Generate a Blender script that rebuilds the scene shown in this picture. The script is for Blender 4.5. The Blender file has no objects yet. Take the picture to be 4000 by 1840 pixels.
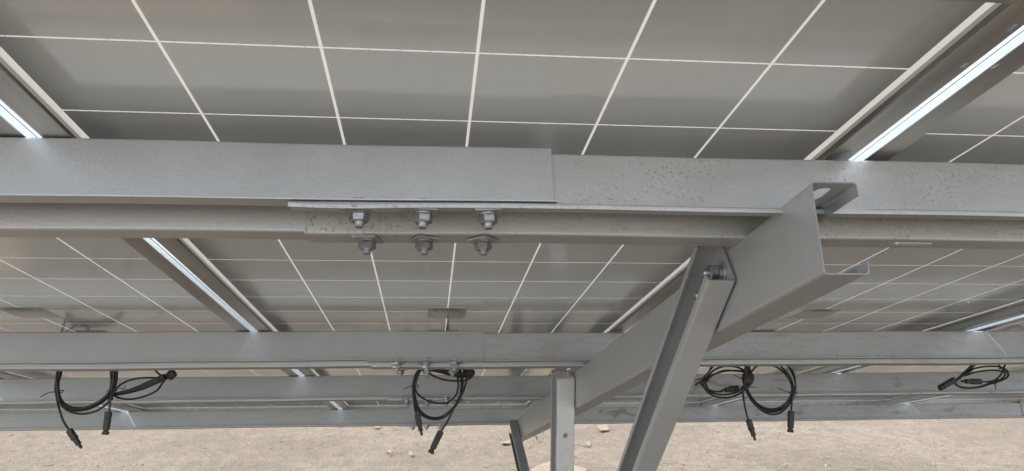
import bpy, bmesh, math, random
from mathutils import Vector, Matrix
random.seed(7)
R = math.radians
sc = bpy.context.scene
col = sc.collection

# ---------------------------------------------------------------- table frame
# u = along the purlins (right), v = down the slope (away), n = panel normal (up)
TILT = R(18)
H0 = 1.79                                     # height of the table origin above the ground
ct, st = math.cos(TILT), math.sin(TILT)
T3 = Matrix(((1, 0, 0), (0, ct, st), (0, -st, ct)))
TM = Matrix.Translation((0, 0, H0)) @ T3.to_4x4()
def W(u, v, n): return TM @ Vector((u, v, n))

# ---------------------------------------------------------------- camera
RC = Matrix(((0.99441997, -0.10348821, -0.02047241),
             (0.01198344, 0.30361923, -0.95271809),
             (0.1048109, 0.94715656, 0.30316517)))
CU = Vector((-0.04635819, -0.70815198, -0.42477323))
FPX = 3029.18
right, down, fwd = (T3 @ RC[i] for i in range(3))
cd = bpy.data.cameras.new('camera')
cam = bpy.data.objects.new('camera', cd); col.objects.link(cam)
cam.matrix_world = Matrix.Translation(W(*CU)) @ Matrix((right, -down, -fwd)).transposed().to_4x4()
cd.sensor_width = 36; cd.lens = FPX / 4000 * 36
cd.clip_start = 0.02; cd.clip_end = 2000
sc.camera = cam
CAM = W(*CU)
def ray(x, y): return right * ((x - 2000) / FPX) + down * ((y - 920) / FPX) + fwd
def pix(x, y, Y):                              # point of the world plane Y=const seen at a photo pixel
    d = ray(x, y); return CAM + d * ((Y - CAM.y) / d.y)
def gnd(x, y, z=0.0):
    d = ray(x, y); return CAM + d * ((z - CAM.z) / d.z)

# ---------------------------------------------------------------- light
SUN_DIR = Vector((-0.505, -0.14, 0.86)).normalized()      # towards the sun
world = bpy.data.worlds.new('World'); sc.world = world; world.use_nodes = True
nt = world.node_tree; bg = nt.nodes['Background']
sky = nt.nodes.new('ShaderNodeTexSky'); sky.sky_type = 'NISHITA'; sky.sun_disc = False
sky.sun_elevation = math.asin(SUN_DIR.z); sky.sun_rotation = math.atan2(SUN_DIR.x, SUN_DIR.y)
sky.dust_density = 0.7; sky.air_density = 1.6; sky.ozone_density = 1.3; sky.altitude = 200
hs = nt.nodes.new('ShaderNodeHueSaturation'); hs.inputs['Saturation'].default_value = .42
nt.links.new(sky.outputs[0], hs.inputs['Color']); nt.links.new(hs.outputs[0], bg.inputs[0]); bg.inputs[1].default_value = 0.15
sl = bpy.data.lights.new('sun', 'SUN'); sl.energy = 2.0; sl.angle = R(0.53); sl.color = (1, .965, .92)
so = bpy.data.objects.new('sun', sl); col.objects.link(so)
so.rotation_euler = SUN_DIR.to_track_quat('Z', 'Y').to_euler()
sc.view_settings.view_transform = 'Standard'; sc.view_settings.look = 'None'
sc.view_settings.exposure = 1.62; sc.view_settings.gamma = 1
sc.cycles.max_bounces = 12; sc.cycles.diffuse_bounces = 6; sc.cycles.glossy_bounces = 6
sc.cycles.transmission_bounces = 6; sc.cycles.sample_clamp_indirect = 0
sc.cycles.use_denoising = True; sc.cycles.caustics_reflective = True

# ---------------------------------------------------------------- materials
def mat(name):
    m = bpy.data.materials.new(name); m.use_nodes = True
    return m, m.node_tree, m.node_tree.nodes['Principled BSDF']
def node(t, kind, **kw):
    n = t.nodes.new(kind)
    for k, v in kw.items(): setattr(n, k, v)
    return n
def mathn(t, op, a, b=None):
    n = node(t, 'ShaderNodeMath', operation=op)
    for i, x in enumerate((a, b)):
        if x is None: continue
        if isinstance(x, (int, float)): n.inputs[i].default_value = x
        else: t.links.new(x, n.inputs[i])
    return n.outputs[0]
def noise(t, scale, detail=4, rough=.55, vec=None):
    n = node(t, 'ShaderNodeTexNoise'); n.inputs['Scale'].default_value = scale
    n.inputs['Detail'].default_value = detail; n.inputs['Roughness'].default_value = rough
    if vec is not None: t.links.new(vec, n.inputs['Vector'])
    return n.outputs['Fac']
def ramp(t, fac, pts):
    r = node(t, 'ShaderNodeValToRGB'); e = r.color_ramp.elements
    while len(e) < len(pts): e.new(0.5)
    for el, (p, c) in zip(e, pts):
        el.position = p; el.color = (c, c, c, 1) if isinstance(c, (int, float)) else (*c, 1)
    t.links.new(fac, r.inputs[0]); return r.outputs[0]
def mix(t, fac, a, b, blend='MIX'):
    m = node(t, 'ShaderNodeMix', data_type='RGBA', blend_type=blend)
    for s, x in (('Factor', fac), ('A', a), ('B', b)):
        i = [q for q in m.inputs if q.name == s and (q.type == ('VALUE' if s == 'Factor' else 'RGBA'))][0]
        if isinstance(x, (int, float)): i.default_value = x
        elif isinstance(x, tuple): i.default_value = (*x, 1)
        else: t.links.new(x, i)
    return [q for q in m.outputs if q.type == 'RGBA'][0]
def objvec(t, scale=(1, 1, 1)):
    tc = node(t, 'ShaderNodeTexCoord'); mp = node(t, 'ShaderNodeMapping')
    mp.inputs['Scale'].default_value = scale
    t.links.new(tc.outputs['Object'], mp.inputs['Vector']); return mp.outputs[0]
def bump(t, h, strength, dist):
    b = node(t, 'ShaderNodeBump'); b.inputs['Strength'].default_value = strength
    b.inputs['Distance'].default_value = dist; t.links.new(h, b.inputs['Height']); return b.outputs[0]

def galv(name, tone=.46, metal=.5, rough=.44, dirt=0.0, rust=0.0, speck=0.0, tint=(.975, 1, 1.03)):
    m, t, p = mat(name)
    v = objvec(t)
    n1 = noise(t, 7, 6, .65, v); n2 = noise(t, 260, 3, .6, v)
    c = ramp(t, n1, [(.3, tuple(tone * .94 * x for x in tint)), (.7, tuple(tone * 1.05 * x for x in tint))])
    c = mix(t, ramp(t, n2, [(.35, 0), (.7, .32)]), c, (tone * .72, tone * .74, tone * .77))
    r = mathn(t, 'ADD', mathn(t, 'MULTIPLY', n1, .22), rough - .11)
    mt = None
    if dirt:
        vs = objvec(t, (3, 14, 14)); d = noise(t, 4, 6, .65, vs)
        f = ramp(t, d, [(.48, 0), (.68, dirt)]); c = mix(t, f, c, (.19, .165, .14)); mt = f
    if speck:
        s = noise(t, 210, 4, .75, v); z = noise(t, 6, 3, .6, v)
        f = mathn(t, 'MULTIPLY', ramp(t, s, [(.555, 0), (.64, speck)]), ramp(t, z, [(.45, 0), (.58, 1)]))
        c = mix(t, f, c, (.15, .125, .105)); r = mathn(t, 'ADD', r, mathn(t, 'MULTIPLY', f, .3)); mt = f
    if rust:
        s = noise(t, 5.5, 5, .6, objvec(t, (1, 2.5, 2.5)))
        f = ramp(t, s, [(.60, 0), (.66, rust)]); c = mix(t, f, c, (.17, .10, .075)); mt = f
    t.links.new(c, p.inputs['Base Color']); t.links.new(r, p.inputs['Roughness'])
    p.inputs['Metallic'].default_value = metal
    if mt is not None:
        t.links.new(mathn(t, 'MULTIPLY', mathn(t, 'SUBTRACT', 1.0, mt), metal), p.inputs['Metallic'])
    t.links.new(bump(t, noise(t, 230, 3, .6, v), .4, .0008), p.inputs['Normal'])
    return m
M = {}
M['galv'] = galv('galvanised_steel')
M['galv_shaded'] = galv('shaded_galvanised_steel', tone=.37)  # tone lowered to paint in the shade under the panels
M['galv_speck'] = galv('weathered_galvanised_steel', dirt=.15, speck=.75, tint=(.99, .995, 1.0))
M['galv_dirty_shaded'] = galv('dirty_shaded_galvanised_steel', tone=.40, dirt=.32, speck=.6)  # real dirt, on a base darkened for the shade under the panels
M['galv_rust_shaded'] = galv('stained_shaded_galvanised_steel', tone=.37, dirt=.3, rust=.55)  # real stains, on a base darkened for the shade under the panels
M['galv_dull_shaded'] = galv('dull_shaded_galvanised_steel', tone=.38, rough=.47, dirt=.14)  # rougher steel, its tone darkened to carry the shade under the panels
M['galv_smooth'] = galv('smooth_galvanised_steel', tone=.50, rough=.38, metal=.58, dirt=.12)
M['cut'] = galv('cut_steel_edge', tone=.2, rough=.55, metal=.3)
M['bolt'] = galv('bolt_zinc', tone=.36, rough=.34, metal=.9)
M['washer'] = galv('washer_zinc', tone=.46, rough=.4, metal=.8)
def post_mat():
    m = galv('scuffed_post_steel', tone=.5, rough=.45, speck=.6)
    t = m.node_tree; p = t.nodes['Principled BSDF']
    tc = node(t, 'ShaderNodeTexCoord'); sx = node(t, 'ShaderNodeSeparateXYZ')
    t.links.new(tc.outputs['Object'], sx.inputs[0])
    n = noise(t, 60, 4, .6, tc.outputs['Object'])
    f = mathn(t, 'ADD', sx.outputs['X'], mathn(t, 'ADD', mathn(t, 'MULTIPLY', n, -.03), .03))
    f = ramp(t, f, [(.0180, .6), (.0215, 0)])
    src = p.inputs['Base Color'].links[0].from_socket
    t.links.new(mix(t, f, src, (.22, .07, .065)), p.inputs['Base Color'])
    return m
M['post'] = post_mat()
def alu():
    m, t, p = mat('anodised_aluminium'); v = objvec(t, (6, .4, 6)); n = noise(t, 6, 5, .6, v)
    c = ramp(t, n, [(.35, (.36, .345, .325)), (.62, (.49, .475, .45))])
    st_ = ramp(t, noise(t, 3, 6, .7, objvec(t, (8, 2, 8))), [(.6, 0), (.75, .45)])
    c = mix(t, st_, c, (.22, .17, .12))
    t.links.new(c, p.inputs['Base Color']); p.inputs['Metallic'].default_value = .8
    t.links.new(ramp(t, n, [(.3, .28), (.7, .42)]), p.inputs['Roughness']); return m
M['alu'] = alu()
def cellmat():
    m, t, p = mat('cell_back_glass'); v = objvec(t)
    c = ramp(t, noise(t, 2.2, 3, .5, v), [(.3, (.555, .592, .628)), (.7, (.60, .636, .67))])
    t.links.new(c, p.inputs['Base Color']); p.inputs['Roughness'].default_value = .16
    p.inputs['IOR'].default_value = 2.05
    t.links.new(ramp(t, noise(t, 5, 5, .6, v), [(.3, .10), (.75, .17)]), p.inputs['Roughness'])
    return m
M['cell'] = cellmat()
def gapmat(name, ticks):
    m = bpy.data.materials.new(name); m.use_nodes = True; t = m.node_tree
    out = t.nodes['Material Output']; t.nodes.remove(t.nodes['Principled BSDF'])
    tr = node(t, 'ShaderNodeBsdfTranslucent'); tr.inputs[0].default_value = (.33, .302, .262, 1)
    df = node(t, 'ShaderNodeBsdfDiffuse'); df.inputs[0].default_value = (.35, .33, .29, 1)
    gl = node(t, 'ShaderNodeBsdfGlossy'); gl.inputs['Roughness'].default_value = .12
    ad = node(t, 'ShaderNodeMixShader'); ad.inputs[0].default_value = .35
    t.links.new(tr.outputs[0], ad.inputs[1]); t.links.new(df.outputs[0], ad.inputs[2])
    fr = node(t, 'ShaderNodeFresnel'); fr.inputs[0].default_value = 1.5
    mx = node(t, 'ShaderNodeMixShader'); t.links.new(fr.outputs[0], mx.inputs[0])
    t.links.new(ad.outputs[0], mx.inputs[1]); t.links.new(gl.outputs[0], mx.inputs[2])
    if ticks:                                   # cell ribbons crossing the gap
        tc = node(t, 'ShaderNodeTexCoord'); sx = node(t, 'ShaderNodeSeparateXYZ')
        t.links.new(tc.outputs['Object'], sx.inputs[0])
        k = mathn(t, 'FRACT', mathn(t, 'MULTIPLY', mathn(t, 'ADD', sx.outputs[0], 1.59), 5 / .159))
        f = mathn(t, 'MULTIPLY', mathn(t, 'LESS_THAN', mathn(t, 'ABSOLUTE', mathn(t, 'SUBTRACT', k, .5)), .03), .5)
        t.links.new(mix(t, f, (.33, .302, .262), (.15, .13, .10)), tr.inputs[0])
    t.links.new(mx.outputs[0], out.inputs[0]); return m
M['gap'] = gapmat('translucent_gap', False); M['gapt'] = gapmat('translucent_ribbon_gap', True)
def simple(name, c, rough=.5, metal=0.0, var=.15, scale=20):
    m, t, p = mat(name); n = noise(t, scale, 4, .6, objvec(t))
    t.links.new(ramp(t, n, [(.3, tuple(x * (1 - var) for x in c)), (.7, tuple(x * (1 + var) for x in c))]), p.inputs['Base Color'])
    p.inputs['Roughness'].default_value = rough; p.inputs['Metallic'].default_value = metal
    return m
M['alu_clean'] = simple('clean_anodised_aluminium', (.82, .86, .90), .32, 1.0, .03)
M['cable'] = simple('black_cable_jacket', (.007, .007, .0075), .42)
M['plug'] = simple('black_connector_plastic', (.010, .0095, .009), .5)
M['tie'] = simple('black_tie_plastic', (.014, .013, .012), .5)
M['label'] = simple('silver_sticker', (.40, .40, .39), .16, .35)
M['ink'] = simple('sticker_ink', (.05, .05, .05), .4)
M['jbox'] = simple('junction_box_plastic', (.02, .02, .02), .5)
M['card'] = simple('cardboard', (.215, .168, .108), .85, 0, .12, 12)
M['straw'] = simple('dry_straw', (.24, .195, .13), .8)
def groundmat():
    m, t, p = mat('dusty_ground'); v = objvec(t)
    a = noise(t, .9, 6, .6, v); b = noise(t, 9, 6, .65, v); c_ = noise(t, 60, 4, .7, v)
    c = ramp(t, a, [(.32, (.170, .131, .092)), (.5, (.230, .178, .125)), (.68, (.288, .226, .160))])
    c = mix(t, ramp(t, b, [(.42, .5), (.6, 0)]), c, (.13, .112, .094))
    c = mix(t, ramp(t, c_, [(.36, .55), (.5, 0)]), c, (.08, .068, .057))
    t.links.new(c, p.inputs['Base Color']); p.inputs['Roughness'].default_value = .95
    h = mathn(t, 'ADD', mathn(t, 'MULTIPLY', b, 1.0), mathn(t, 'MULTIPLY', c_, .5))
    t.links.new(bump(t, h, 1.0, .04), p.inputs['Normal']); return m
M['ground'] = groundmat()
def pebblemat():
    m, t, p = mat('gravel_stone'); oi = node(t, 'ShaderNodeNewGeometry')
    c = ramp(t, oi.outputs['Random Per Island'], [(0, (.075, .06, .046)), (.35, (.17, .135, .098)), (.75, (.225, .178, .128)), (1, (.29, .235, .17))])
    t.links.new(c, p.inputs['Base Color']); p.inputs['Roughness'].default_value = .9; return m
M['pebble'] = pebblemat()

# ---------------------------------------------------------------- mesh helpers
def link(name, bm, m, parent=None, mats=None, smooth=False):
    me = bpy.data.meshes.new(name); bm.normal_update(); bm.to_mesh(me); bm.free()
    for x in (mats or [m]): me.materials.append(x)
    if smooth:
        for p in me.polygons: p.use_smooth = True
    o = bpy.data.objects.new(name, me); col.objects.link(o)
    if parent: o.parent = parent
    return o
def tag(o, label=None, cat=None, group=None, kind=None):
    for k, v in (('label', label), ('category', cat), ('group', group), ('kind', kind)):
        if v: o[k] = v
    return o
def frame_mat(origin, X, Y, Z):               # local axes given in u,v,n
    A = Matrix((T3 @ Vector(X), T3 @ Vector(Y), T3 @ Vector(Z))).transposed()
    return Matrix.Translation(W(*origin)) @ A.to_4x4()
def rounded(pts, r, seg=4):
    out = [Vector(pts[0])]
    for a, b, c in zip(pts, pts[1:], pts[2:]):
        a, b, c = Vector(a), Vector(b), Vector(c)
        d1 = (a - b).normalized(); d2 = (c - b).normalized()
        rr = min(r, (a - b).length * .45, (c - b).length * .45)
        p0 = b + d1 * rr; p1 = b + d2 * rr
        for i in range(seg + 1):
            s = i / seg; out.append(p0 * (1 - s) ** 2 + b * 2 * s * (1 - s) + p1 * s * s)
    out.append(Vector(pts[-1])); return out
def thicken(pl, t):
    n = len(pl); L, Rr = [], []
    for i in range(n):
        d = (pl[min(i + 1, n - 1)] - pl[max(i - 1, 0)]).normalized(); q = Vector((-d.y, d.x))
        L.append(pl[i] + q * t / 2); Rr.append(pl[i] - q * t / 2)
    return L, Rr
def sheet_profile(pts, r, t, x0, x1, nx=1, warp=None, cap=0):
    """bent sheet: centre line pts in local (y,z), extruded along local x"""
    L, Rr = thicken(rounded(pts, r), t); bm = bmesh.new(); n = len(L); rows = []
    for k in range(nx + 1):
        x = x0 + (x1 - x0) * k / nx; row = []
        for p in L + Rr:
            q = Vector((x, p.x, p.y))
            if warp: q = warp(q)
            row.append(bm.verts.new(q))
        rows.append(row)
    for a, b in zip(rows, rows[1:]):
        for i in range(n - 1):
            bm.faces.new((a[i], b[i], b[i + 1], a[i + 1]))
            bm.faces.new((a[n + i + 1], b[n + i + 1], b[n + i], a[n + i]))
        bm.faces.new((a[0], a[n], b[n], b[0])); bm.faces.new((a[n - 1], b[n - 1], b[2 * n - 1], a[2 * n - 1]))
    for row in (rows[0], rows[-1]):
        for i in range(n - 1): bm.faces.new((row[i], row[i + 1], row[n + i + 1], row[n + i])).material_index = cap
    bmesh.ops.recalc_face_normals(bm, faces=bm.faces); return bm
def add_box(bm, lo, hi, mi=0, mtx=None):
    v = [bm.verts.new((x, y, z)) for x in (lo[0], hi[0]) for y in (lo[1], hi[1]) for z in (lo[2], hi[2])]
    if mtx:
        for q in v: q.co = mtx @ q.co
    for f in ((0, 1, 3, 2), (4, 6, 7, 5), (0, 4, 5, 1), (2, 3, 7, 6), (0, 2, 6, 4), (1, 5, 7, 3)):
        bm.faces.new([v[i] for i in f]).material_index = mi
    return v
def add_prism(bm, rings, cap=True):
    rows = [[bm.verts.new(p) for p in r] for r in rings]; n = len(rows[0])
    for a, b in zip(rows, rows[1:]):
        for i in range(n): bm.faces.new((a[i], a[(i + 1) % n], b[(i + 1) % n], b[i]))
    if cap: bm.faces.new(rows[0][::-1]); bm.faces.new(rows[-1])
def lathe(bm, prof, n=20, a0=0.0):
    add_prism(bm, [[Vector((r * math.cos(a0 + i * 2 * math.pi / n), r * math.sin(a0 + i * 2 * math.pi / n), z)) for i in range(n)] for z, r in prof])
def spline(pts, k=8):
    P = [Vector(p) for p in pts]; P = [P[0] * 2 - P[1]] + P + [P[-1] * 2 - P[-2]]; out = []
    for a, b, c, d in zip(P, P[1:], P[2:], P[3:]):
        for i in range(k):
            s = i / k; out.append(.5 * (2 * b + (c - a) * s + (2 * a - 5 * b + 4 * c - d) * s * s + (3 * b - a - 3 * c + d) * s ** 3))
    out.append(P[-2].copy()); return out
def tube(bm, pts, r, n=8):
    m = len(pts); rings = []; up = Vector((0.13, 1, 0.21))
    for i, p in enumerate(pts):
        d = (pts[min(i + 1, m - 1)] - pts[max(i - 1, 0)]).normalized()
        s = d.cross(up).normalized(); q = s.cross(d)
        rr = r[i] if isinstance(r, list) else r
        rings.append([p + (s * math.cos(a) + q * math.sin(a)) * rr for a in (2 * math.pi * j / n for j in range(n))])
    add_prism(bm, rings)
def cut(o, boxes):
    """punch slots through a mesh (real holes); the cutters are not kept"""
    bm = bmesh.new()
    for mtx, lx, r, dep in boxes:             # stadium slot along local x of mtx, through local z
        ring = []
        for i in range(9): a = -math.pi / 2 + math.pi * i / 8; ring.append((lx / 2 + r * math.cos(a), r * math.sin(a)))
        for i in range(9): a = math.pi / 2 + math.pi * i / 8; ring.append((-lx / 2 + r * math.cos(a), r * math.sin(a)))
        add_prism(bm, [[mtx @ Vector((x, y, z)) for x, y in ring] for z in (-dep, dep)])
    bmesh.ops.recalc_face_normals(bm, faces=bm.faces)
    me = bpy.data.meshes.new('slot'); bm.to_mesh(me); bm.free()
    c = bpy.data.objects.new('slot', me); col.objects.link(c); c.matrix_world = o.matrix_world
    md = o.modifiers.new('slot', 'BOOLEAN'); md.object = c; md.operation = 'DIFFERENCE'; md.solver = 'EXACT'
    bpy.context.view_layer.update()
    new = bpy.data.meshes.new_from_object(o.evaluated_get(bpy.context.evaluated_depsgraph_get()))
    o.modifiers.clear(); o.data = new; bpy.data.objects.remove(c); bpy.data.meshes.remove(me)

# ---------------------------------------------------------------- ground
def ground():
    bm = bmesh.new(); from mathutils import noise as mn
    xs = [-300, -60, -20] + [-9 + i * .15 for i in range(121)] + [20, 60, 300]
    ys = [-300, -60, -15, -6, -2, 1, 3] + [3.6 + i * .12 for i in range(75)] + [16, 25, 60, 300]
    g = [[bm.verts.new((x, y, (mn.noise((x * .7, y * .7, 0)) * .02 + mn.noise((x * 3, y * 3, 4)) * .012) if abs(x) < 9.2 and 3.5 < y < 13 else 0)) for y in ys] for x in xs]
    for a, b in zip(g, g[1:]):
        for i in range(len(ys) - 1): bm.faces.new((a[i], b[i], b[i + 1], a[i + 1]))
    o = link('ground', bm, M['ground'], smooth=True); tag(o, kind='structure', label='dusty pale gravelly ground beneath and beyond the solar table')
    bm = bmesh.new()
    base = [Vector(p) for p in ((1, 0, 0), (-.5, .87, 0), (-.5, -.87, 0), (0, 0, .8), (.3, .5, .45), (-.6, 0, .45), (.3, -.5, .45))]
    fs = ((0, 4, 6), (1, 5, 4), (2, 6, 5), (4, 3, 6), (5, 3, 4), (6, 3, 5), (0, 1, 4), (1, 2, 5), (2, 0, 6))
    from mathutils import noise as mn
    n = 0
    while n < 16000:
        y = 3.9 + 5.5 * random.random() ** 1.5; x = random.uniform(-1.05, 1.1) * (y + .9) * .72
        if mn.noise((x * .9, y * 1.6, 7.3)) + random.uniform(-.35, .35) < -.02: continue
        n += 1
        s = .004 + .011 * random.random() ** 4; a = random.random() * 6.28
        z = mn.noise((x * .7, y * .7, 0)) * .02 + mn.noise((x * 3, y * 3, 4)) * .012 - .002
        ca, sa = math.cos(a) * s, math.sin(a) * s; q = random.uniform(.5, 1.0)
        v = [bm.verts.new((x + ca * p.x - sa * p.y * q, y + sa * p.x + ca * p.y * q, z + p.z * s * random.uniform(.5, 1.1))) for p in base]
        for f in fs: bm.faces.new([v[i] for i in f])
    o = link('gravel', bm, M['pebble']); tag(o, kind='stuff', label='small loose stones scattered over the dusty ground', cat='gravel')
ground()

# ---------------------------------------------------------------- solar panels
MW, ML, CP, FD = .9905, 1.99, .159, .033
def make_panel(v_first, back_label):
    """local: x across (0 at middle string gap), y down the slope from the upper edge, z normal (0 = back glass)"""
    e = bpy.data.objects.new('solar_panel', None); col.objects.link(e); e.empty_display_size = .2
    half = MW / 2; off = v_first                # y of the first inner cell boundary minus one pitch
    ub = [-half + .0016]
    for i in range(6): ub += [(i - 3) * CP + .0018, (i - 2) * CP - .0018]
    ub += [half - .0016]
    vb = [.0016]
    for k in range(12): vb += [off + k * CP + .0014, off + (k + 1) * CP - .0014]
    vb += [ML - .0016]
    bm = bmesh.new(); g = [[bm.verts.new((u, v, 0)) for v in vb] for u in ub]
    for i in range(len(ub) - 1):
        for j in range(len(vb) - 1):
            f = bm.faces.new((g[i][j], g[i][j + 1], g[i + 1][j + 1], g[i + 1][j]))
            ci, cj = i % 2 == 1, j % 2 == 1
            f.material_index = 0 if ci and cj else (2 if ci and 0 < j < len(vb) - 2 else 1)
    link('glass_sheet', bm, None, e, [M['cell'], M['gap'], M['gapt']])
    bm = bmesh.new()
    # long rails: wall, glass ledge, lower flange, front lip
    t = .0018
    for s in (-1, 1):
        def bx(d0, d1, z0, z1, y0=0.0, y1=ML):
            x0, x1 = sorted((s * (half - d0), s * (half - d1))); add_box(bm, (x0, y0, z0), (x1, y1, z1), 1 if d0 <= 0 else 0)
        bx(0, t, -FD, .0035); bx(-.0009, 0, -.0125, -.0112); bx(-.0009, 0, -.0225, -.0212); bx(t, .0105, -.006, -.0045); bx(.0095, .033, -FD, -FD + t); bx(t, .0032, -FD, -FD + t); bx(t, .008, .002, .0035)
        ys = [0.0] + [q for y in (.066, .136, .62, 1.42, 1.88) for q in (y - .006, y + .006)] + [ML]
        for a, b in zip(ys[::2], ys[1::2]): bx(.0032, .0095, -FD, -FD + t, a, b)   # open mounting slots between
        bx(.0105 - .0012, .0105, -.0045, -.0004)
    for y, s in ((0, 1), (ML, -1)):
        def by(d0, d1, z0, z1, ins):
            y0, y1 = sorted((y + s * d0, y + s * d1)); add_box(bm, (-half + ins, y0, z0), (half - ins, y1, z1))
        by(0, t, -FD, .0035, t + .0003); by(t, .010, -.006, -.0045, .0108); by(t, .030, -FD, -FD + t, .0333); by(t, .008, .002, .0035, .0083)
    fr = link('frame', bm, None, e, [M['alu'], M['alu_clean']])
    jb = bmesh.new(); add_box(jb, (-.045, 1.86 - .03, -.02), (.045, 1.86 + .03, -.0006)); add_box(jb, (-.05, 1.86 - .022, -.012), (.05, 1.86 + .022, -.0009))
    if back_label: link('junction_box', jb, M['jbox'], e)
    else: jb.free()
    if back_label:
        bm = bmesh.new(); add_box(bm, (-.051, 1.426, -.0007), (.048, 1.556, -.0002))
        lb = link('back_label', bm, M['label'], e)
        bm = bmesh.new(); x = -.026
        for w in (.002, .005, .006, .002):
            add_box(bm, (x, 1.428, -.0010), (x + w, 1.434, -.00075)); x += w + .0022
        for yy, w in ((1.441, .06), (1.449, .05), (1.457, .066)): add_box(bm, (-.035, yy, -.0010), (-.035 + w, yy + .0015, -.00075))
        link('printed_marks', bm, M['ink'], lb)
    return e
def copy_tree(o, parent=None):
    c = o.copy(); col.objects.link(c)
    if parent: c.parent = parent
    for ch in [x for x in bpy.data.objects if x.parent == o]: copy_tree(ch, c)
    return c
def put_panel(e, u0, u1, vtop, dn=0.0):
    e.matrix_world = frame_mat(((u0 + u1) / 2 + .0018, vtop, dn), (1, 0, 0), (0, 1, 0), (0, 0, 1)) @ Matrix.Diagonal(((u1 - u0) / MW, 1, 1, 1))
pan = make_panel(.041, True)
up = [(-.4970, .4935, 'middle solar panel of the upper row, silver back label above the middle cable coil'),
      (-1.5470, -.5145, 'solar panel of the upper row at the left edge, cable loops mirrored in its glass'),
      (.5145, 1.5015, 'solar panel of the upper row to the right of the long sloping rafter'),
      (1.5285, 2.5195, 'solar panel of the upper row at the far right edge, only a sliver showing')]
for i, (a, b, lab) in enumerate(up):
    e = pan if i == 0 else copy_tree(pan)
    put_panel(e, a, b, -.20); tag(e, lab, 'solar panel', 'solar panels of the table')
low0 = None
low = [(-2.640, -1.632, 'solar panel of the lower row at the far left end, seen as a thin sliver'),
       (-1.602, -.526, 'solar panel of the lower row behind the left cable loops'),
       (-.505, .520, 'solar panel of the lower row seen in strips behind the middle cable coil'),
       (.542, 1.555, 'solar panel of the lower row behind the pair of right cable loops'),
       (1.576, 2.690, 'solar panel of the lower row behind the small oval cable coil at right'),
       (2.720, 3.73, 'solar panel of the lower row at the far right end, seen as a thin sliver')]
for i, (a, b, lab) in enumerate(low):
    if low0 is None: low0 = e = make_panel(.041, False)
    else: e = copy_tree(low0)
    put_panel(e, a, b, 1.812); tag(e, lab, 'solar panel', 'solar panels of the table')

# ---------------------------------------------------------------- bolts
def bolt_meshes():
    def hexring(r, z, n=6): return [Vector((r * math.cos(i * math.pi / 3), r * math.sin(i * math.pi / 3), z)) for i in range(6)]
    bm = bmesh.new(); lathe(bm, [(-.0235, .0042), (-.0215, .0052), (.0068, .0052)], 16)
    add_prism(bm, [hexring(.0088, .0068), hexring(.0100, .0078), hexring(.0100, .0128), hexring(.0090, .0140)])
    b = bpy.data.meshes.new('bolt'); bm.to_mesh(b); bm.free(); b.materials.append(M['bolt'])
    bm = bmesh.new()
    add_prism(bm, [hexring(.0086, -.0165), hexring(.0101, -.0153), hexring(.0101, -.0072), hexring(.0090, -.0062)])
    lathe(bm, [(-.0062, .0090), (-.0058, .0095), (-.0034, .0095), (-.0030, .009)], 20)
    nu = bpy.data.meshes.new('nut'); bm.to_mesh(nu); bm.free(); nu.materials.append(M['bolt'])
    bm = bmesh.new(); add_box(bm, (-.0138, -.0138, -.003), (.0138, .0138, -.0002)); bmesh.ops.bevel(bm, geom=bm.edges[:], offset=.0006, segments=2, affect='EDGES')
    wa = bpy.data.meshes.new('washer'); bm.to_mesh(wa); bm.free(); wa.materials.append(M['washer'])
    bm = bmesh.new(); lathe(bm, [(-.003, .0125), (-.0027, .013), (-.0006, .013), (-.0002, .0125)], 28)
    wr = bpy.data.meshes.new('washer'); bm.to_mesh(wr); bm.free(); wr.materials.append(M['washer'])
    return b, nu, wa, wr
BOLT, NUT, WASH, RWASH = bolt_meshes()
def add_bolt(parent, mtx, spin=0.0, square=True, scale=1.14, tilt=0.0):
    o = bpy.data.objects.new('bolt', BOLT); col.objects.link(o); o.parent = parent
    o.matrix_local = mtx @ Matrix.Rotation(tilt, 4, 'Y') @ Matrix.Rotation(random.random() * 3, 4, 'Z') @ Matrix.Diagonal((scale, scale, scale * (.78 if square else 1), 1))
    n = bpy.data.objects.new('nut', NUT); col.objects.link(n); n.parent = o; n.rotation_euler.z = random.random()
    w = bpy.data.objects.new('washer', WASH if square else RWASH); col.objects.link(w); w.parent = o
    w.rotation_euler.z = spin - o.matrix_local.to_euler().z
    return o

# ---------------------------------------------------------------- purlins
PT, PH, PW, PB = .0018, .0804, .090, .030
NT = -.0352
def purlin(v0, slope, ua, ub, inner, m, label, group='hat purlins', bend=False):
    a = math.atan(slope); dv, dn, sh = (.0032, -.0062, .0032) if inner else (0, 0, 0)
    h = PH - (.0025 if inner else 0); lip = .0062
    pts = [(-PB, -h), (sh - .005, -h), (sh, 0), (PW - sh - .012, 0), (PW - sh, -h), (PW + PB + .003, -h)]
    if bend: pts = [(-PB, -h - lip)] + pts
    def warp(q):
        q = q.copy()
        q.z += .0008 * math.sin(q.x * 5.1 + v0 * 7) * (1 if q.z < -.05 else 0) + .0006 * math.sin(q.x * 13 + v0 * 3)
        if bend and q.z < -.078 and q.y < 0:
            s = (q.x - ua) / .14
            if 0 <= s < 1: q.z -= .0018 * math.sin(s * math.pi) * (1 - s * .4)
        return q
    bm = sheet_profile(pts, .0024, PT, ua, ub, max(8, int((ub - ua) / .03)) if inner else 40, warp)
    o = link('purlin', bm, m)
    o.matrix_world = frame_mat((0, v0, NT + dn), (math.cos(a), math.sin(a), 0), (-math.sin(a), math.cos(a), 0), (0, 0, 1))
    tag(o, label, 'purlin', group); return o
PV = [(.1583, -.006), (1.3533, -.0159), (2.2402, -.0158), (3.5914, -.003)]
NM = ['nearest purlin', 'second purlin from the camera', 'third purlin from the camera', 'farthest purlin over the open ground']
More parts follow.
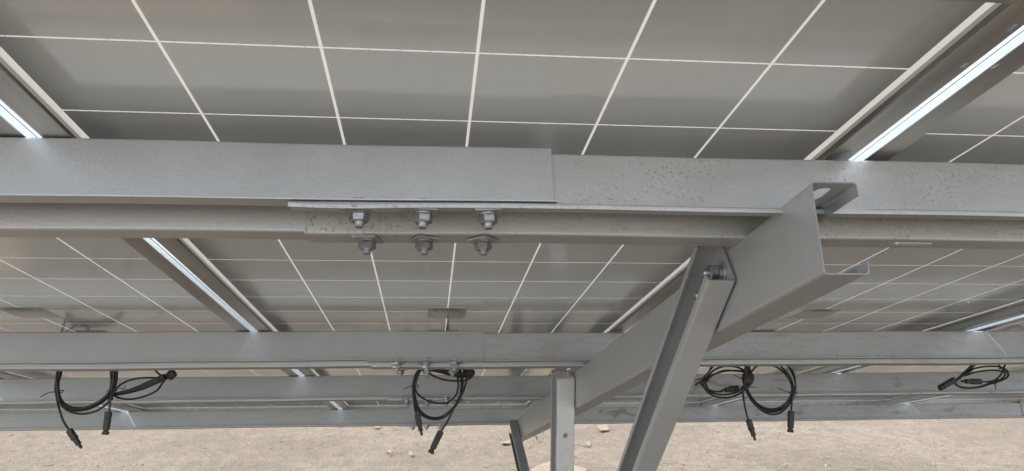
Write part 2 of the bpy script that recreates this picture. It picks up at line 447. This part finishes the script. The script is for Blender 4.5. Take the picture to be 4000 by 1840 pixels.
LM = ['galv', 'galv_shaded', 'galv_dull_shaded', 'galv_dull_shaded']; RM = ['galv_speck', 'galv_dirty_shaded', 'galv_rust_shaded', 'galv_rust_shaded']  # purlins beyond the nearest: weaker light under the panels put into the steel colour
LT = ['clean grey left length of the nearest purlin, its sheet lapped over the speckled one',
      'clean grey left length of the second purlin, above the left and middle cable loops',
      'clean grey left length of the third purlin, crossed by the hanging cable loops',
      'clean grey left length of the farthest purlin, low against the open ground']
RT = ['brown speckled right length of the nearest purlin, six bolts at its lapped end',
      'dirty right length of the second purlin, with bolts just above the middle cable coil',
      'brown stained right length of the third purlin, behind the right cable loops',
      'rust blotched right length of the farthest purlin, low against the open ground']
for i, (v0, s) in enumerate(PV):
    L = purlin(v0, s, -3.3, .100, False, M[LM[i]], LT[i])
    Rr = purlin(v0, s, -.205, 3.75, True, M[RM[i]], RT[i], bend=(i == 0))
    slots = []
    for u in (-.127, -.053, .020): slots += [(Matrix.Translation((u, y, -PH + .001)), .012, .0062, .006) for y in (-.0125, PW + .0135)]
    slots += [(Matrix.Translation((u, PW + .015, -PH)), .05, .006, .006) for u in (-.62, .62, 1.4)]
    if i == 0: cut(Rr, [q for q in slots if q[0].translation.x > -.2]); cut(L, slots)
    for k, u in enumerate((-.127, -.053, .020)):
        for y, r0 in ((-.0125, (.55, .5, .75)), (PW + .0135, (.05, .7, .85))):
            add_bolt(Rr, Matrix.Translation((u + random.uniform(-.002, .002), y, -PH + (.0013 if y > 0 else -.0010))), r0[k] + random.uniform(-.1, .1), tilt=random.uniform(-.05, .05))
v0, s = PV[3]
ex = purlin(v0, s, 3.40, 6.0, False, M['galv_dull_shaded'], 'end of the next farthest purlin length at the right edge, bolted over the ground')
add_bolt(ex, Matrix.Translation((3.56, -.0125, -PH - .006)), .5); add_bolt(ex, Matrix.Translation((3.63, -.0125, -PH - .006)), .5)

# ---------------------------------------------------------------- rafter, post, braces
SL = .0102
def UW(v): return .3724 + SL * (v - .2)
c_, s_ = math.cos(math.atan(SL)), math.sin(math.atan(SL))
bm = sheet_profile([(-.052, -.0150), (-.052, 0), (0, 0), (0, -.1045), (-.0500, -.1045), (-.0500, -.091)], .005, .0015, 0, 3.56, 1, None, 1)
raf = link('rafter', bm, None, None, [M['galv_smooth'], M['cut']])
raf.matrix_world = frame_mat((UW(.05), .050, -.1162), (s_, c_, 0), (-c_, s_, 0), (0, 0, 1))
cut(raf, [(Matrix.Translation((.034, -.0245, 0)), .020, .0090, .01)])
tag(raf, 'long sloping lipped channel rafter under the purlins with its open end near the camera', 'rafter')
# brace near the camera
def brace(origin, d, up_, length, label, m):
    d = Vector(d).normalized(); X = d; Y = Vector((-1, 0, 0)); Z = X.cross(Y)
    bm = sheet_profile([(.0385, .012), (.0385, 0), (0, 0), (0, .074), (.038, .074), (.038, .062)], .0035, .0022, 0, length, 1, None, 1)
    o = link('brace', bm, None, None, [m, M['cut']]); o.matrix_world = frame_mat(origin, X, Y, Z)
    tag(o, label, 'brace', 'diagonal braces'); return o
b1 = brace((UW(.28) - .0032, .2838, -.1674), (0, .4553, -.2433), 0, 1.75, 'near diagonal channel brace bolted to the open end of the rafter', M['galv'])
SIDE = Matrix.Rotation(R(-90), 4, 'X')       # bolt axis: nut towards local +y
def side_bolt(o, x, z, sc_=1.15):
    m = Matrix.Translation((x, .0012, z)) @ Matrix.Rotation(R(90), 4, 'X')
    return add_bolt(o, m, 0, False, sc_)
side_bolt(b1, .0265, .0372, 1.25); side_bolt(b1, .074, .0366, 1.25)
b2 = brace((UW(3.3) - .0032, 3.2993, -.1235), (0, -.878, -.470), 0, 1.50, 'far diagonal channel brace at the low end of the rafter', M['galv_dull_shaded'])
side_bolt(b2, .03, .037); side_bolt(b2, .075, .037)
po = W(UW(1.57) - .0032, 1.5698, -.1325)
bm = sheet_profile([(.0505, .014), (.0505, 0), (0, 0), (0, .118), (.0505, .118), (.0505, .104)], .0035, .0028, 0, po.z + .05, 1)
post = link('post', bm, M['post'])
post.matrix_world = frame_mat((UW(1.57) - .0032, 1.5698, -.1325), (0, st, -ct), (-1, 0, 0), (0, ct, st))
cut(post, [(Matrix.Translation((.172, .026, 0)) , .0004, .0068, .01), (Matrix.Translation((.045, 0, .06)) @ Matrix.Rotation(R(90), 4, 'X'), .016, .006, .01)])
side_bolt(post, .045, .06); side_bolt(post, .09, .06)
tag(post, 'upright scuffed channel post with red paint on its cut top', 'post')

# ---------------------------------------------------------------- cables
CR = .0031
def zoomer(ox, oy, s): return lambda x, y: (ox + x * s, oy + y * s)
def strand(bm, pts, z, Y, dy0=0.0, dy1=None, r=CR, wob=.004):
    n = len(pts); out = []; dy1 = dy0 if dy1 is None else dy1; ph = random.random() * 6
    for i, p in enumerate(pts):
        q = pix(*z(*p), Y + dy0 + (dy1 - dy0) * i / max(1, n - 1) + wob * math.sin(ph + i * 1.3)); out.append(q)
    tube(bm, spline(out), r)
def plug(parent, z, p0, p1, Y, prof, name='connector', flat=False):
    """cable connector: revolved-square body along p0-p1, prof = [(fraction, half width m)]"""
    a, b = pix(*z(*p0), Y), pix(*z(*p1), Y - .012); d = (b - a); L = d.length; d.normalize()
    s = d.cross(Vector((0, 1, 0))).normalized(); q = s.cross(d); bm = bmesh.new(); rings = []
    for f, hw in prof:
        ring = []
        for k in range(16):
            an = 2 * math.pi * k / 16; cx, cy = math.cos(an), math.sin(an)
            e = .5; ring.append(a + d * (L * f) + s * hw * math.copysign(abs(cx) ** e, cx) + q * hw * .85 * math.copysign(abs(cy) ** e, cy))
        rings.append(ring)
    add_prism(bm, rings); bmesh.ops.recalc_face_normals(bm, faces=bm.faces)
    return link(name, bm, M['plug'], parent)
MALE = [(0, .0062), (.02, .0088), (.30, .0092), (.31, .0080), (.36, .0080), (.37, .0095), (.50, .0092), (.52, .0072), (.74, .0068), (.75, .0078), (.78, .0078), (.79, .0042), (.98, .0038), (1, .003)]
FEM = [(0, .0060), (.02, .0092), (.27, .0097), (.28, .0082), (.30, .0082), (.31, .0094), (.78, .0090), (.80, .0066), (.87, .0066), (.88, .0092), (.99, .0090), (1, .0082)]
def coil(name_label, cat='cable coil'):
    e = bpy.data.objects.new('cable_coil', None); col.objects.link(e); tag(e, name_label, cat, 'hanging cable coils'); return e
def tie(parent, z, pts, Y, r=.0015):
    bm = bmesh.new(); strand(bm, pts, z, Y - .008, r=r, wob=.001); link('cable_tie', bm, M['tie'], parent)
def band(parent, z, p, Y, rad=.011):
    c = pix(*z(*p), Y); bm = bmesh.new()
    tube(bm, [c + Vector((math.cos(a) * rad, math.sin(a) * rad, .002 * math.sin(2 * a))) for a in [i * 2 * math.pi / 14 for i in range(15)]], .0014, 6)
    link('cable_tie', bm, M['tie'], parent)
def riser(bm, z, p, Y, u, dx=0.0):           # strand climbing out of sight to the junction box on the glass
    a = pix(*z(*p), Y); b = W(u + dx, 1.66, -.016)
    tube(bm, spline([a, a + Vector((dx * .3, 0, .06)), a * .35 + b * .65 + Vector((0, -.02, .0)), b]), CR)

# left coil
YL = 1.56; z = zoomer(100, 1380, .3375); e = coil('looped black cables hanging at left with a long bundled lobe and two loose plugs')
bm = bmesh.new()
main = [(405, 120), (400, 215), (368, 330), (368, 440), (398, 545), (475, 618), (580, 648), (700, 636), (820, 588), (920, 518), (990, 430), (1015, 330), (1030, 215), (990, 90), (760, 20), (520, 40), (405, 120)]
for k, (o, dy) in enumerate(((0, 0), (20, .012), (-16, .008), (8, .02), (-6, -.008))):
    cx, cy = 700, 350
    pts = [(cx + (x - cx) * (1 + o / 330), cy + (y - cy) * (1 + o / 330)) for x, y in main]; strand(bm, pts, z, YL, dy, dy + .006)
strand(bm, [(380, 120), (355, 300), (372, 450), (392, 560), (460, 645), (560, 690), (660, 703), (780, 682), (880, 632), (960, 560), (1015, 450), (1050, 330), (1058, 215), (1040, 60)], z, YL, -.012)
strand(bm, [(1000, 540), (1010, 460), (1040, 420), (1120, 350), (1250, 300), (1400, 283), (1520, 285), (1600, 275), (1690, 235)], z, YL, -.01)
strand(bm, [(1690, 250), (1620, 300), (1580, 350), (1520, 430), (1400, 490), (1260, 527), (1150, 530), (1060, 508), (1000, 470)], z, YL, .004)
strand(bm, [(1480, 120), (1510, 205), (1580, 262), (1640, 270)], z, YL, 0)
strand(bm, [(352, 440), (368, 560), (400, 680), (440, 790), (505, 893)], z, YL, -.01)
strand(bm, [(1030, 300), (1000, 420), (985, 520), (975, 600), (965, 680)], z, YL, -.018)
strand(bm, [(985, 205), (990, 330), (975, 430), (960, 540)], z, YL, .01)
for o in (-22, 0, 22):
    strand(bm, [(1000, 480 + o * .2), (1200, 440 + o * .55), (1400, 370 + o), (1560, 298 + o), (1650, 262 + o * .4)], z, YL, .012 + o * .0002, r=.0042)
riser(bm, z, (405, 120), YL, -1.03)
link('cable', bm, M['cable'], e, smooth=True)
plug(e, z, (500, 885), (648, 1098), YL - .01, MALE); plug(e, z, (962, 672), (922, 942), YL - .018, FEM)
plug(e, z, (1340, 395), (1610, 270), YL - .002, FEM); plug(e, z, (1655, 280), (1720, 215), YL - .002, [(0, .006), (.2, .0125), (.7, .0135), (1, .006)], 'connector_cap')
tie(e, z, [(345, 445), (260, 458), (175, 505)], YL); tie(e, z, [(1060, 403), (1120, 410), (1185, 425)], YL, .001); tie(e, z, [(1165, 368), (1130, 410), (1095, 450)], YL, .001)
band(e, z, (375, 445), YL, .014); band(e, z, (1000, 430), YL, .013); band(e, z, (1590, 285), YL, .014)

# middle coil
YC = 1.56; z = zoomer(1400, 1340, .3883); e = coil('looped black cables hanging in the middle left of the red topped post')
bm = bmesh.new()
strand(bm, [(640, 262), (590, 290), (555, 380), (548, 480), (562, 600), (600, 690), (680, 750), (780, 770), (870, 742), (950, 672), (1012, 580), (1062, 470), (1085, 370), (1078, 290), (1040, 200), (900, 170)], z, YC, -.006)
strand(bm, [(660, 255), (600, 290), (568, 400), (560, 520), (585, 640), (650, 722), (760, 762), (850, 747), (930, 685), (1000, 592), (1040, 480), (1050, 380), (1025, 260), (1000, 190)], z, YC, .004)
strand(bm, [(625, 255), (585, 320), (560, 420), (572, 540), (610, 660), (690, 735), (790, 752), (880, 715), (960, 640), (1015, 540), (1035, 440), (1030, 330), (985, 230)], z, YC, .014)
strand(bm, [(650, 250), (612, 300), (578, 400), (575, 470), (620, 532), (700, 582), (800, 606), (880, 602), (950, 562), (992, 500), (1005, 400), (985, 290), (950, 200)], z, YC, -.014)
strand(bm, [(690, 270), (700, 295), (760, 332), (850, 366), (960, 380), (1080, 376), (1150, 325), (1120, 270), (1080, 200)], z, YC, -.02)
for k, o in enumerate((-16, -5, 7, 17)):
    strand(bm, [(640, 262 + o * .6), (760, 262 + o), (850, 284 + o), (950, 309 + o), (1050, 322 + o), (1140, 300 + o * .8)], z, YC, .006 * k - .012, r=.0036)
for a, b in (((1045, 190), (1105, 335)), ((1080, 190), (1125, 300)), ((1010, 190), (1070, 330))):
    strand(bm, [a, ((a[0] + b[0]) / 2 + 12, (a[1] + b[1]) / 2), b], z, YC, -.004)
strand(bm, [(555, 560), (562, 640), (585, 725)], z, YC, -.012); strand(bm, [(1010, 570), (970, 640), (900, 780), (828, 895)], z, YC, -.014)
riser(bm, z, (900, 170), YC, 0)
link('cable', bm, M['cable'], e, smooth=True)
plug(e, z, (590, 715), (640, 930), YC - .012, MALE); plug(e, z, (832, 885), (725, 1108), YC - .014, FEM)
plug(e, z, (1090, 325), (1160, 285), YC - .004, [(0, .007), (.25, .011), (.8, .0115), (1, .006)], 'connector_cap')
tie(e, z, [(580, 435), (520, 440), (455, 462)], YC); tie(e, z, [(665, 300), (680, 330), (710, 365)], YC, .0009)
band(e, z, (565, 435), YC, .012); band(e, z, (1010, 575), YC, .012)

# right pair of loops
YR = 1.56; z = zoomer(2650, 1380, .3038); e = coil('pair of looped black cables tied side by side right of the near brace')
bm = bmesh.new()
strand(bm, [(470, 100), (450, 160), (390, 240), (330, 320), (322, 400), (370, 482), (460, 547), (570, 572), (680, 560), (780, 522), (845, 470), (872, 400), (868, 300), (838, 220), (740, 176), (620, 165), (520, 186), (440, 232), (380, 300), (345, 370)], z, YR, .0, .016)
strand(bm, [(345, 370), (390, 470), (480, 522), (600, 532), (720, 511), (820, 452), (862, 380), (850, 260), (830, 232), (700, 222), (560, 238), (440, 280), (360, 340)], z, YR, .016, -.008)
strand(bm, [(860, 240), (760, 228), (600, 222), (480, 262), (390, 320), (330, 400), (372, 460), (470, 490), (560, 488)], z, YR, .01, .002)
strand(bm, [(420, 160), (395, 235), (310, 330), (290, 385), (330, 440), (400, 520), (500, 560), (620, 572), (740, 540), (830, 490)], z, YR, -.01, .0)
strand(bm, [(380, 300), (330, 350), (270, 375), (215, 405)], z, YR, 0); strand(bm, [(345, 330), (290, 322), (235, 340)], z, YR, .01, r=.0014)
rl = [(940, 240), (1000, 172), (1100, 148), (1230, 165), (1340, 230), (1420, 330), (1458, 440), (1440, 550), (1380, 640), (1290, 700), (1180, 716), (1070, 682), (970, 602), (902, 490), (866, 400), (850, 300), (868, 200), (870, 110)]
strand(bm, rl, z, YR, -.004, -.012)
strand(bm, [(1260, 120), (1300, 155), (1380, 232), (1450, 330), (1476, 440), (1465, 550), (1400, 662), (1300, 736), (1190, 757), (1070, 722), (960, 632), (892, 522), (850, 420), (858, 300), (900, 180)], z, YR, -.01)
strand(bm, [(1380, 100), (1400, 155), (1470, 232), (1502, 340), (1500, 450), (1480, 560), (1420, 662), (1330, 752), (1220, 787), (1100, 752), (980, 652), (905, 540), (862, 430), (872, 330), (930, 240)], z, YR, -.002)
strand(bm, [(1360, 100), (1430, 190), (1490, 320), (1508, 440), (1488, 540), (1420, 640), (1320, 715), (1200, 735), (1080, 700), (975, 615), (900, 500)], z, YR, .008)
strand(bm, [(880, 100), (905, 220), (960, 290), (955, 360), (900, 420), (850, 440)], z, YR, .006)
for k, o in enumerate((-30, -10, 12, 30)):
    strand(bm, [(885 + o * .4, 130), (890 + o, 220), (900 + o * 1.6, 310), (880 + o, 390), (860 + o * .5, 450)], z, YR, .01 * k - .01, r=.0042)
strand(bm, [(835, 440), (832, 520), (842, 610), (862, 720), (898, 858)], z, YR, -.016); strand(bm, [(1490, 470), (1468, 560), (1458, 650), (1450, 745)], z, YR, -.012)
riser(bm, z, (470, 100), YR, 1.01, -.02)
link('cable', bm, M['cable'], e, smooth=True)
plug(e, z, (900, 855), (988, 1118), YR - .014, MALE); plug(e, z, (1450, 738), (1440, 1018), YR - .012, FEM); plug(e, z, (770, 448), (555, 478), YR + .01, MALE)
plug(e, z, (900, 225), (885, 425), YR + .004, [(0, .005), (.2, .015), (.5, .018), (.8, .014), (1, .006)], 'connector_cap')
tie(e, z, [(1430, 502), (1360, 480), (1283, 445)], YR); tie(e, z, [(825, 327), (770, 308), (722, 280)], YR); tie(e, z, [(880, 436), (940, 432), (997, 440)], YR)
band(e, z, (1470, 505), YR, .013); band(e, z, (848, 435), YR, .013); band(e, z, (350, 345), YR, .010)

# small far right coil
YF = 1.62; z = zoomer(3550, 1250, .3629); e = coil('small flattened oval loop of black cables near the right edge')
bm = bmesh.new()
strand(bm, [(760, 400), (720, 480), (620, 545), (540, 622), (500, 672), (540, 712), (640, 727), (760, 717), (880, 672), (980, 602), (1010, 540), (1040, 470), (1050, 400)], z, YF, 0)
strand(bm, [(720, 420), (690, 475), (600, 560), (510, 650), (500, 690), (570, 728), (680, 733), (800, 710), (900, 680), (1000, 650), (1060, 612), (1064, 552), (985, 506), (850, 500), (700, 526), (580, 590), (500, 650)], z, YF, -.006, .01)
strand(bm, [(600, 600), (720, 562), (880, 541), (1000, 551), (1036, 590), (985, 642), (880, 682), (770, 722), (640, 735), (560, 722)], z, YF, .012)
strand(bm, [(930, 400), (955, 470), (1000, 520), (1050, 560), (1075, 590), (1040, 630), (960, 660)], z, YF, -.01)
strand(bm, [(770, 668), (830, 664), (905, 655), (960, 640)], z, YF, .004); strand(bm, [(470, 655), (510, 640), (580, 600), (680, 540)], z, YF, -.006)
for o in (-10, 10): strand(bm, [(740 + o, 440), (640 + o, 540), (560 + o, 610), (500 + o, 655)], z, YF, .008)
riser(bm, z, (760, 400), YF, 1.95)
link('cable', bm, M['cable'], e, smooth=True)
plug(e, z, (490, 642), (332, 735), YF - .008, FEM); plug(e, z, (775, 664), (565, 660), YF + .002, MALE)
tie(e, z, [(918, 676), (930, 710), (942, 748)], YF); band(e, z, (1005, 525), YF, .011); band(e, z, (900, 680), YF, .011)

# ---------------------------------------------------------------- litter on the ground
def card(pts, h, label, group='cardboard scraps on the ground', curl=.02):
    P = [gnd(x, y, h) for x, y in pts]; c = sum(P, Vector()) / len(P); bm = bmesh.new()
    a = [bm.verts.new(p - c + Vector((0, 0, random.uniform(-.2, 1) * curl))) for p in P]; f = bm.faces.new(a)
    r = bmesh.ops.extrude_face_region(bm, geom=[f]); 
    for v in r['geom']:
        if isinstance(v, bmesh.types.BMVert): v.co.z += .004
    bmesh.ops.recalc_face_normals(bm, faces=bm.faces)
    o = link('cardboard_piece', bm, M['card']); o.location = c; tag(o, label, 'cardboard', group)
card([(2332, 1664), (2372, 1660), (2380, 1680), (2345, 1687)], .02, 'torn cardboard scrap lying between the post and the near brace, nearest the purlin')
card([(2287, 1733), (2304, 1731), (2306, 1745), (2286, 1743)], .012, 'tiny square cardboard scrap just right of the post')
card([(1956, 1732), (1992, 1725), (1994, 1736), (1965, 1741)], .012, 'thin cardboard scrap lying against the far brace at its left')
card([(2085, 1722), (2100, 1711), (2108, 1714), (2098, 1719)], .03, 'small curled cardboard scrap between the far brace and the post', curl=.05)
card([(2066, 1842), (2100, 1822), (2140, 1812), (2152, 1803), (2172, 1801), (2200, 1806), (2240, 1824), (2270, 1828), (2294, 1834), (2280, 1860), (2060, 1862)], .012, 'large torn sheet of cardboard at the foot of the post', curl=.01)
card([(1510, 1763), (1531, 1764), (1527, 1770), (1508, 1768)], .012, 'pale cardboard chip on the ground below the middle cable coil')
card([(1597, 1771), (1614, 1773), (1612, 1779), (1598, 1778)], .012, 'brown cardboard chip below the hanging plug of the middle coil')
card([(1457, 1668), (1485, 1665), (1481, 1673), (1466, 1674)], .012, 'brown curled cardboard chip left of the middle coil near the purlin')
def straw():
    bm = bmesh.new()
    def one(x, y, L, a):
        p = gnd(x, y, .012); d = Vector((math.cos(a), math.sin(a), random.uniform(-.05, .1)))
        q = Vector((-d.y, d.x, 0)) * L * random.uniform(-.15, .15)
        tube(bm, spline([p - d * L / 2, p + q, p + d * L / 2], 4), .003, 5)
    for x, y, L, a in ((2262, 1738, .16, -.7), (2070, 1742, .09, 1.2), (3090, 1762, .12, .3), (3155, 1754, .12, -.3), (3280, 1738, .08, .1), (3050, 1818, .18, .8), (3955, 1816, .14, -.1), (2245, 1780, .12, 2.6), (1750, 1680, .15, .1), (2440, 1778, .14, 1.0), (2770, 1712, .1, .4), (3360, 1832, .1, .2)):
        one(x, y, L, a)
    for i in range(90): one(random.uniform(0, 4000), random.uniform(1660, 1838), random.uniform(.02, .07), random.random() * 6)
    o = link('straw', bm, M['straw']); tag(o, 'thin dry straw bits scattered on the ground', 'straw', kind='stuff')
straw()
